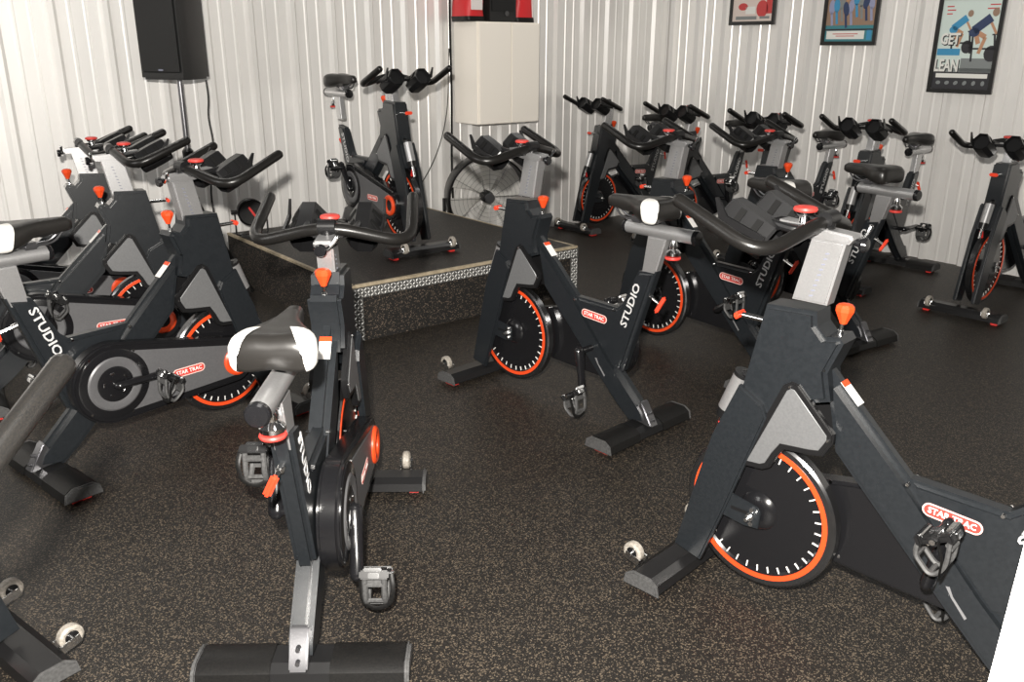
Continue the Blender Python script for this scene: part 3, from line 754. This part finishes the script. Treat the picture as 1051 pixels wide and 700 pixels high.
for nm, c in [('p_sky', (.62, .72, .68)), ('p_blue', (.05, .28, .50)), ('p_navy', (.03, .05, .12)), ('p_teal', (.05, .22, .26)), ('p_skin', (.50, .27, .16)), ('p_grey', (.22, .24, .24)), ('p_dark', (.03, .03, .035)), ('p_white', (.78, .78, .74)),
              ('p_red', (.55, .06, .06)), ('p_pale', (.70, .60, .55)), ('p_brown', (.30, .20, .14)), ('p_lilac', (.30, .32, .48)), ('p_green', (.16, .22, .15))]: flat(nm, c, .4)
def blob(rx, rz, rot=0, n=14):
    return [(rx * math.cos(a) * math.cos(rot) - rz * math.sin(a) * math.sin(rot), rx * math.cos(a) * math.sin(rot) + rz * math.sin(a) * math.cos(rot)) for a in [2 * PI * k / n for k in range(n)]]
def bar(x0, z0, x1, z1, w):
    d = Vector((x1 - x0, z1 - z0)); l = d.length; u = d / l; n = Vector((-u.y, u.x)) * w / 2
    return ((x0 + x1) / 2, (z0 + z1) / 2, [tuple(-d / 2 - n), tuple(d / 2 - n), tuple(d / 2 + n), tuple(-d / 2 + n)])
# big one: two cyclists, GET ... LEAN
t, w, h, fw = poster('largest framed poster at the far right with two cyclists and the words GET LEAN', 3.318, 2.848, 1.255, 1.925, 'p_sky')
art(t, 'lower_border', 'p_dark', [(0, fw + .058, rect(w - 2 * fw, .116))], 0)
art(t, 'lower_strip', 'p_white', [(.0, fw + .092, rect(w - .10, .030))], 1)
art(t, 'sponsor_marks', 'p_grey', [(-.16 + .064 * k, fw + .042, blob(.017, .013, .3 * k)) for k in range(6)], 1)
art(t, 'ground', 'p_grey', [(.09, .195, rect(.22, .095)), (.0, .160, rect(w - 2 * fw, .03))], 0)
for ox, oz, top_m, sc in ((-.055, .455, 'p_blue', .9), (.105, .440, 'p_navy', 1.1)):
    f = lambda x, z: (ox + x * sc, oz + z * sc)
    art(t, 'cyclist_legs', 'p_skin', [bar(*f(-.055, -.01), *f(.02, -.05), .030 * sc), bar(*f(.02, -.05), *f(-.01, -.15), .022 * sc), bar(*f(-.05, -.01), *f(-.02, -.09), .028 * sc), bar(*f(.035, .05), *f(.085, -.03), .016 * sc)], 2)
    art(t, 'cyclist_body', top_m, [bar(*f(-.06, -.01), *f(.04, .07), .055 * sc), (*f(-.055, -.02), blob(.034 * sc, .028 * sc))], 3)
    art(t, 'cyclist_head', 'p_brown', [(*f(.062, .100), blob(.022 * sc, .026 * sc))], 3)
    art(t, 'pictured_bike', 'p_dark', [bar(*f(.06, -.035), *f(.11, -.03), .010), bar(*f(-.06, -.04), *f(-.05, -.20), .014), bar(*f(.075, -.035), *f(.10, -.20), .014), bar(*f(-.05, -.12), *f(.09, -.12), .012), (*f(.07, -.15), blob(.045 * sc, .05 * sc))], 1)
for body, z, m_, sz in (('GET', .372, 'p_white', .105), ('LEAN', .188, 'p_white', .118)):
    sq = .62 if body == 'LEAN' else .72
    bm = text_bm(body, sz, PT, PU, (-.112, -.0136, z - .006), .0002, sq, .006); obj('lettering_shadow', bm, 'p_dark', t, smooth=0)
    bm = text_bm(body, sz, PT, PU, (-.118, -.0146, z), .0004, sq, .0035); obj('poster_lettering', bm, m_, t, smooth=0)
art(t, 'title_band', 'p_blue', [(-.118, .285, rect(.165, .046))], 3)
art(t, 'top_wording', 'p_red', [(-.15, h - .075, rect(.05, .008)), (-.14, h - .10, rect(.06, .008)), (-.15, h - .125, rect(.04, .008)), (.16, h - .07, rect(.07, .008)), (.15, h - .095, rect(.08, .008))], 1)
# middle: group of riders
t, w, h, fw = poster('middle framed poster with a crowded group of riders above a white caption strip', 4.258, 3.778, 1.585, 2.235, 'p_teal')
art(t, 'pictured_floor', 'p_brown', [(0, .28, rect(w - 2 * fw, .26))], 0)
rnd = random.Random(3)
for k in range(9):
    x = -.17 + .042 * k; z = .30 + rnd.uniform(-.03, .05); m_ = ['p_lilac', 'p_blue', 'p_grey', 'p_navy'][k % 4]
    art(t, 'pictured_rider', m_, [(x, z, blob(.026, .055, rnd.uniform(-.3, .3))), bar(x, z - .04, x + .015, z - .14, .02)], 1 + k % 2)
    art(t, 'pictured_head', 'p_skin', [(x + .006, z + .07, blob(.014, .018))], 3)
art(t, 'caption_strip', 'p_white', [(-.03, fw + .048, rect(w - 2 * fw - .09, .062))], 1)
art(t, 'caption_line', 'p_red', [(-.03, fw + .056, rect(.22, .006)), (-.03, fw + .040, rect(.16, .006))], 2)
art(t, 'caption_mark', 'p_blue', [(w / 2 - fw - .035, fw + .048, rect(.04, .075))], 1)
art(t, 'caption_edge', 'p_dark', [(0, fw + .088, rect(w - 2 * fw, .012))], 1)
# small
t, w, h, fw = poster('smallest visible framed poster, pale print with red patches, left of the other two', 5.198, 4.722, 1.752, 2.40, 'p_pale')
for q in [(.10, .13, blob(.06, .07)), (.17, .16, rect(.06, .14)), (-.10, .15, blob(.05, .03))]: art(t, 'picture_patch', 'p_red', [q], 1)
art(t, 'picture_base', 'p_grey', [(-.06, fw + .028, rect(.22, .028)), (.13, fw + .03, rect(.10, .02))], 2)
art(t, 'picture_block', 'p_white', [(-.02, .12, rect(.10, .06)), (.02, .24, rect(.28, .07))], 1)

# ------------------------------------------------------------------ white jamb by the camera, lower right
bm = B(); box(bm, (.055, -.02, 1.05), (.11, .04, 2.1), .003)
jb = structure(obj('trim_1', bm, 'whitepaint')); jb.location = (.463, .737, .004); jb.rotation_euler = (0, R(2), 0)

# ------------------------------------------------------------------ light: on-camera flash, ceiling lamps, daylight
def light(name, kind, loc, energy, size=None, color=(1, 1, 1), rot=None, sy=None):
    l = bpy.data.lights.new(name, kind); l.energy = energy; l.color = color
    if kind == 'AREA':
        l.size = size
        if sy: l.shape = 'RECTANGLE'; l.size_y = sy
    elif size: l.shadow_soft_size = size
    o = bpy.data.objects.new(name, l); COL.objects.link(o); o.location = loc
    if rot: o.rotation_euler = rot
    return o
FLASH = (-.07, -.02, 1.775)
light('camera_flash', 'POINT', FLASH, 1180, .03, (1, .95, .88))
for x, y, e in [(-2.0, 4.6, 14), (2.6, 5.0, 5), (.6, 6.9, 9), (0, 1.2, 10)]:
    light('ceiling_lamp', 'AREA', (x, y, 3.3), e, 1.2, (1, .97, .92), None, .3)
dl = light('daylight', 'AREA', (-3.9, .6, 2.4), 75, 1.8, (1, .98, .95), None, 1.8)
dl.rotation_euler = (Vector((-1.6, 6.2, 1.6)) - dl.location).to_track_quat('-Z', 'Y').to_euler()
w = bpy.data.worlds.new('world'); scene.world = w; w.use_nodes = True
w.node_tree.nodes['Background'].inputs[0].default_value = (1, .98, .95, 1); w.node_tree.nodes['Background'].inputs[1].default_value = .07

# ------------------------------------------------------------------ camera
cam = bpy.data.cameras.new('camera'); co = bpy.data.objects.new('camera', cam); COL.objects.link(co)
F, PITCH, ROLL, HC = 884.747, .328676, .003741, 1.56292
cam.sensor_width = 36.; cam.sensor_fit = 'HORIZONTAL'; cam.lens = F / 1051 * 36; cam.clip_start = .02
f = Vector((0, math.cos(PITCH), -math.sin(PITCH))); u = Vector((0, math.sin(PITCH), math.cos(PITCH))); r0 = Vector((1, 0, 0))
rr = r0 * math.cos(ROLL) + u * math.sin(ROLL); uu = -r0 * math.sin(ROLL) + u * math.cos(ROLL)
co.matrix_world = Matrix(((rr.x, uu.x, -f.x, 0), (rr.y, uu.y, -f.y, 0), (rr.z, uu.z, -f.z, HC), (0, 0, 0, 1)))
scene.camera = co
vs = scene.view_settings; vs.view_transform = 'Standard'; vs.look = 'None'; vs.exposure = 0; vs.gamma = 1; vs.use_curve_mapping = False
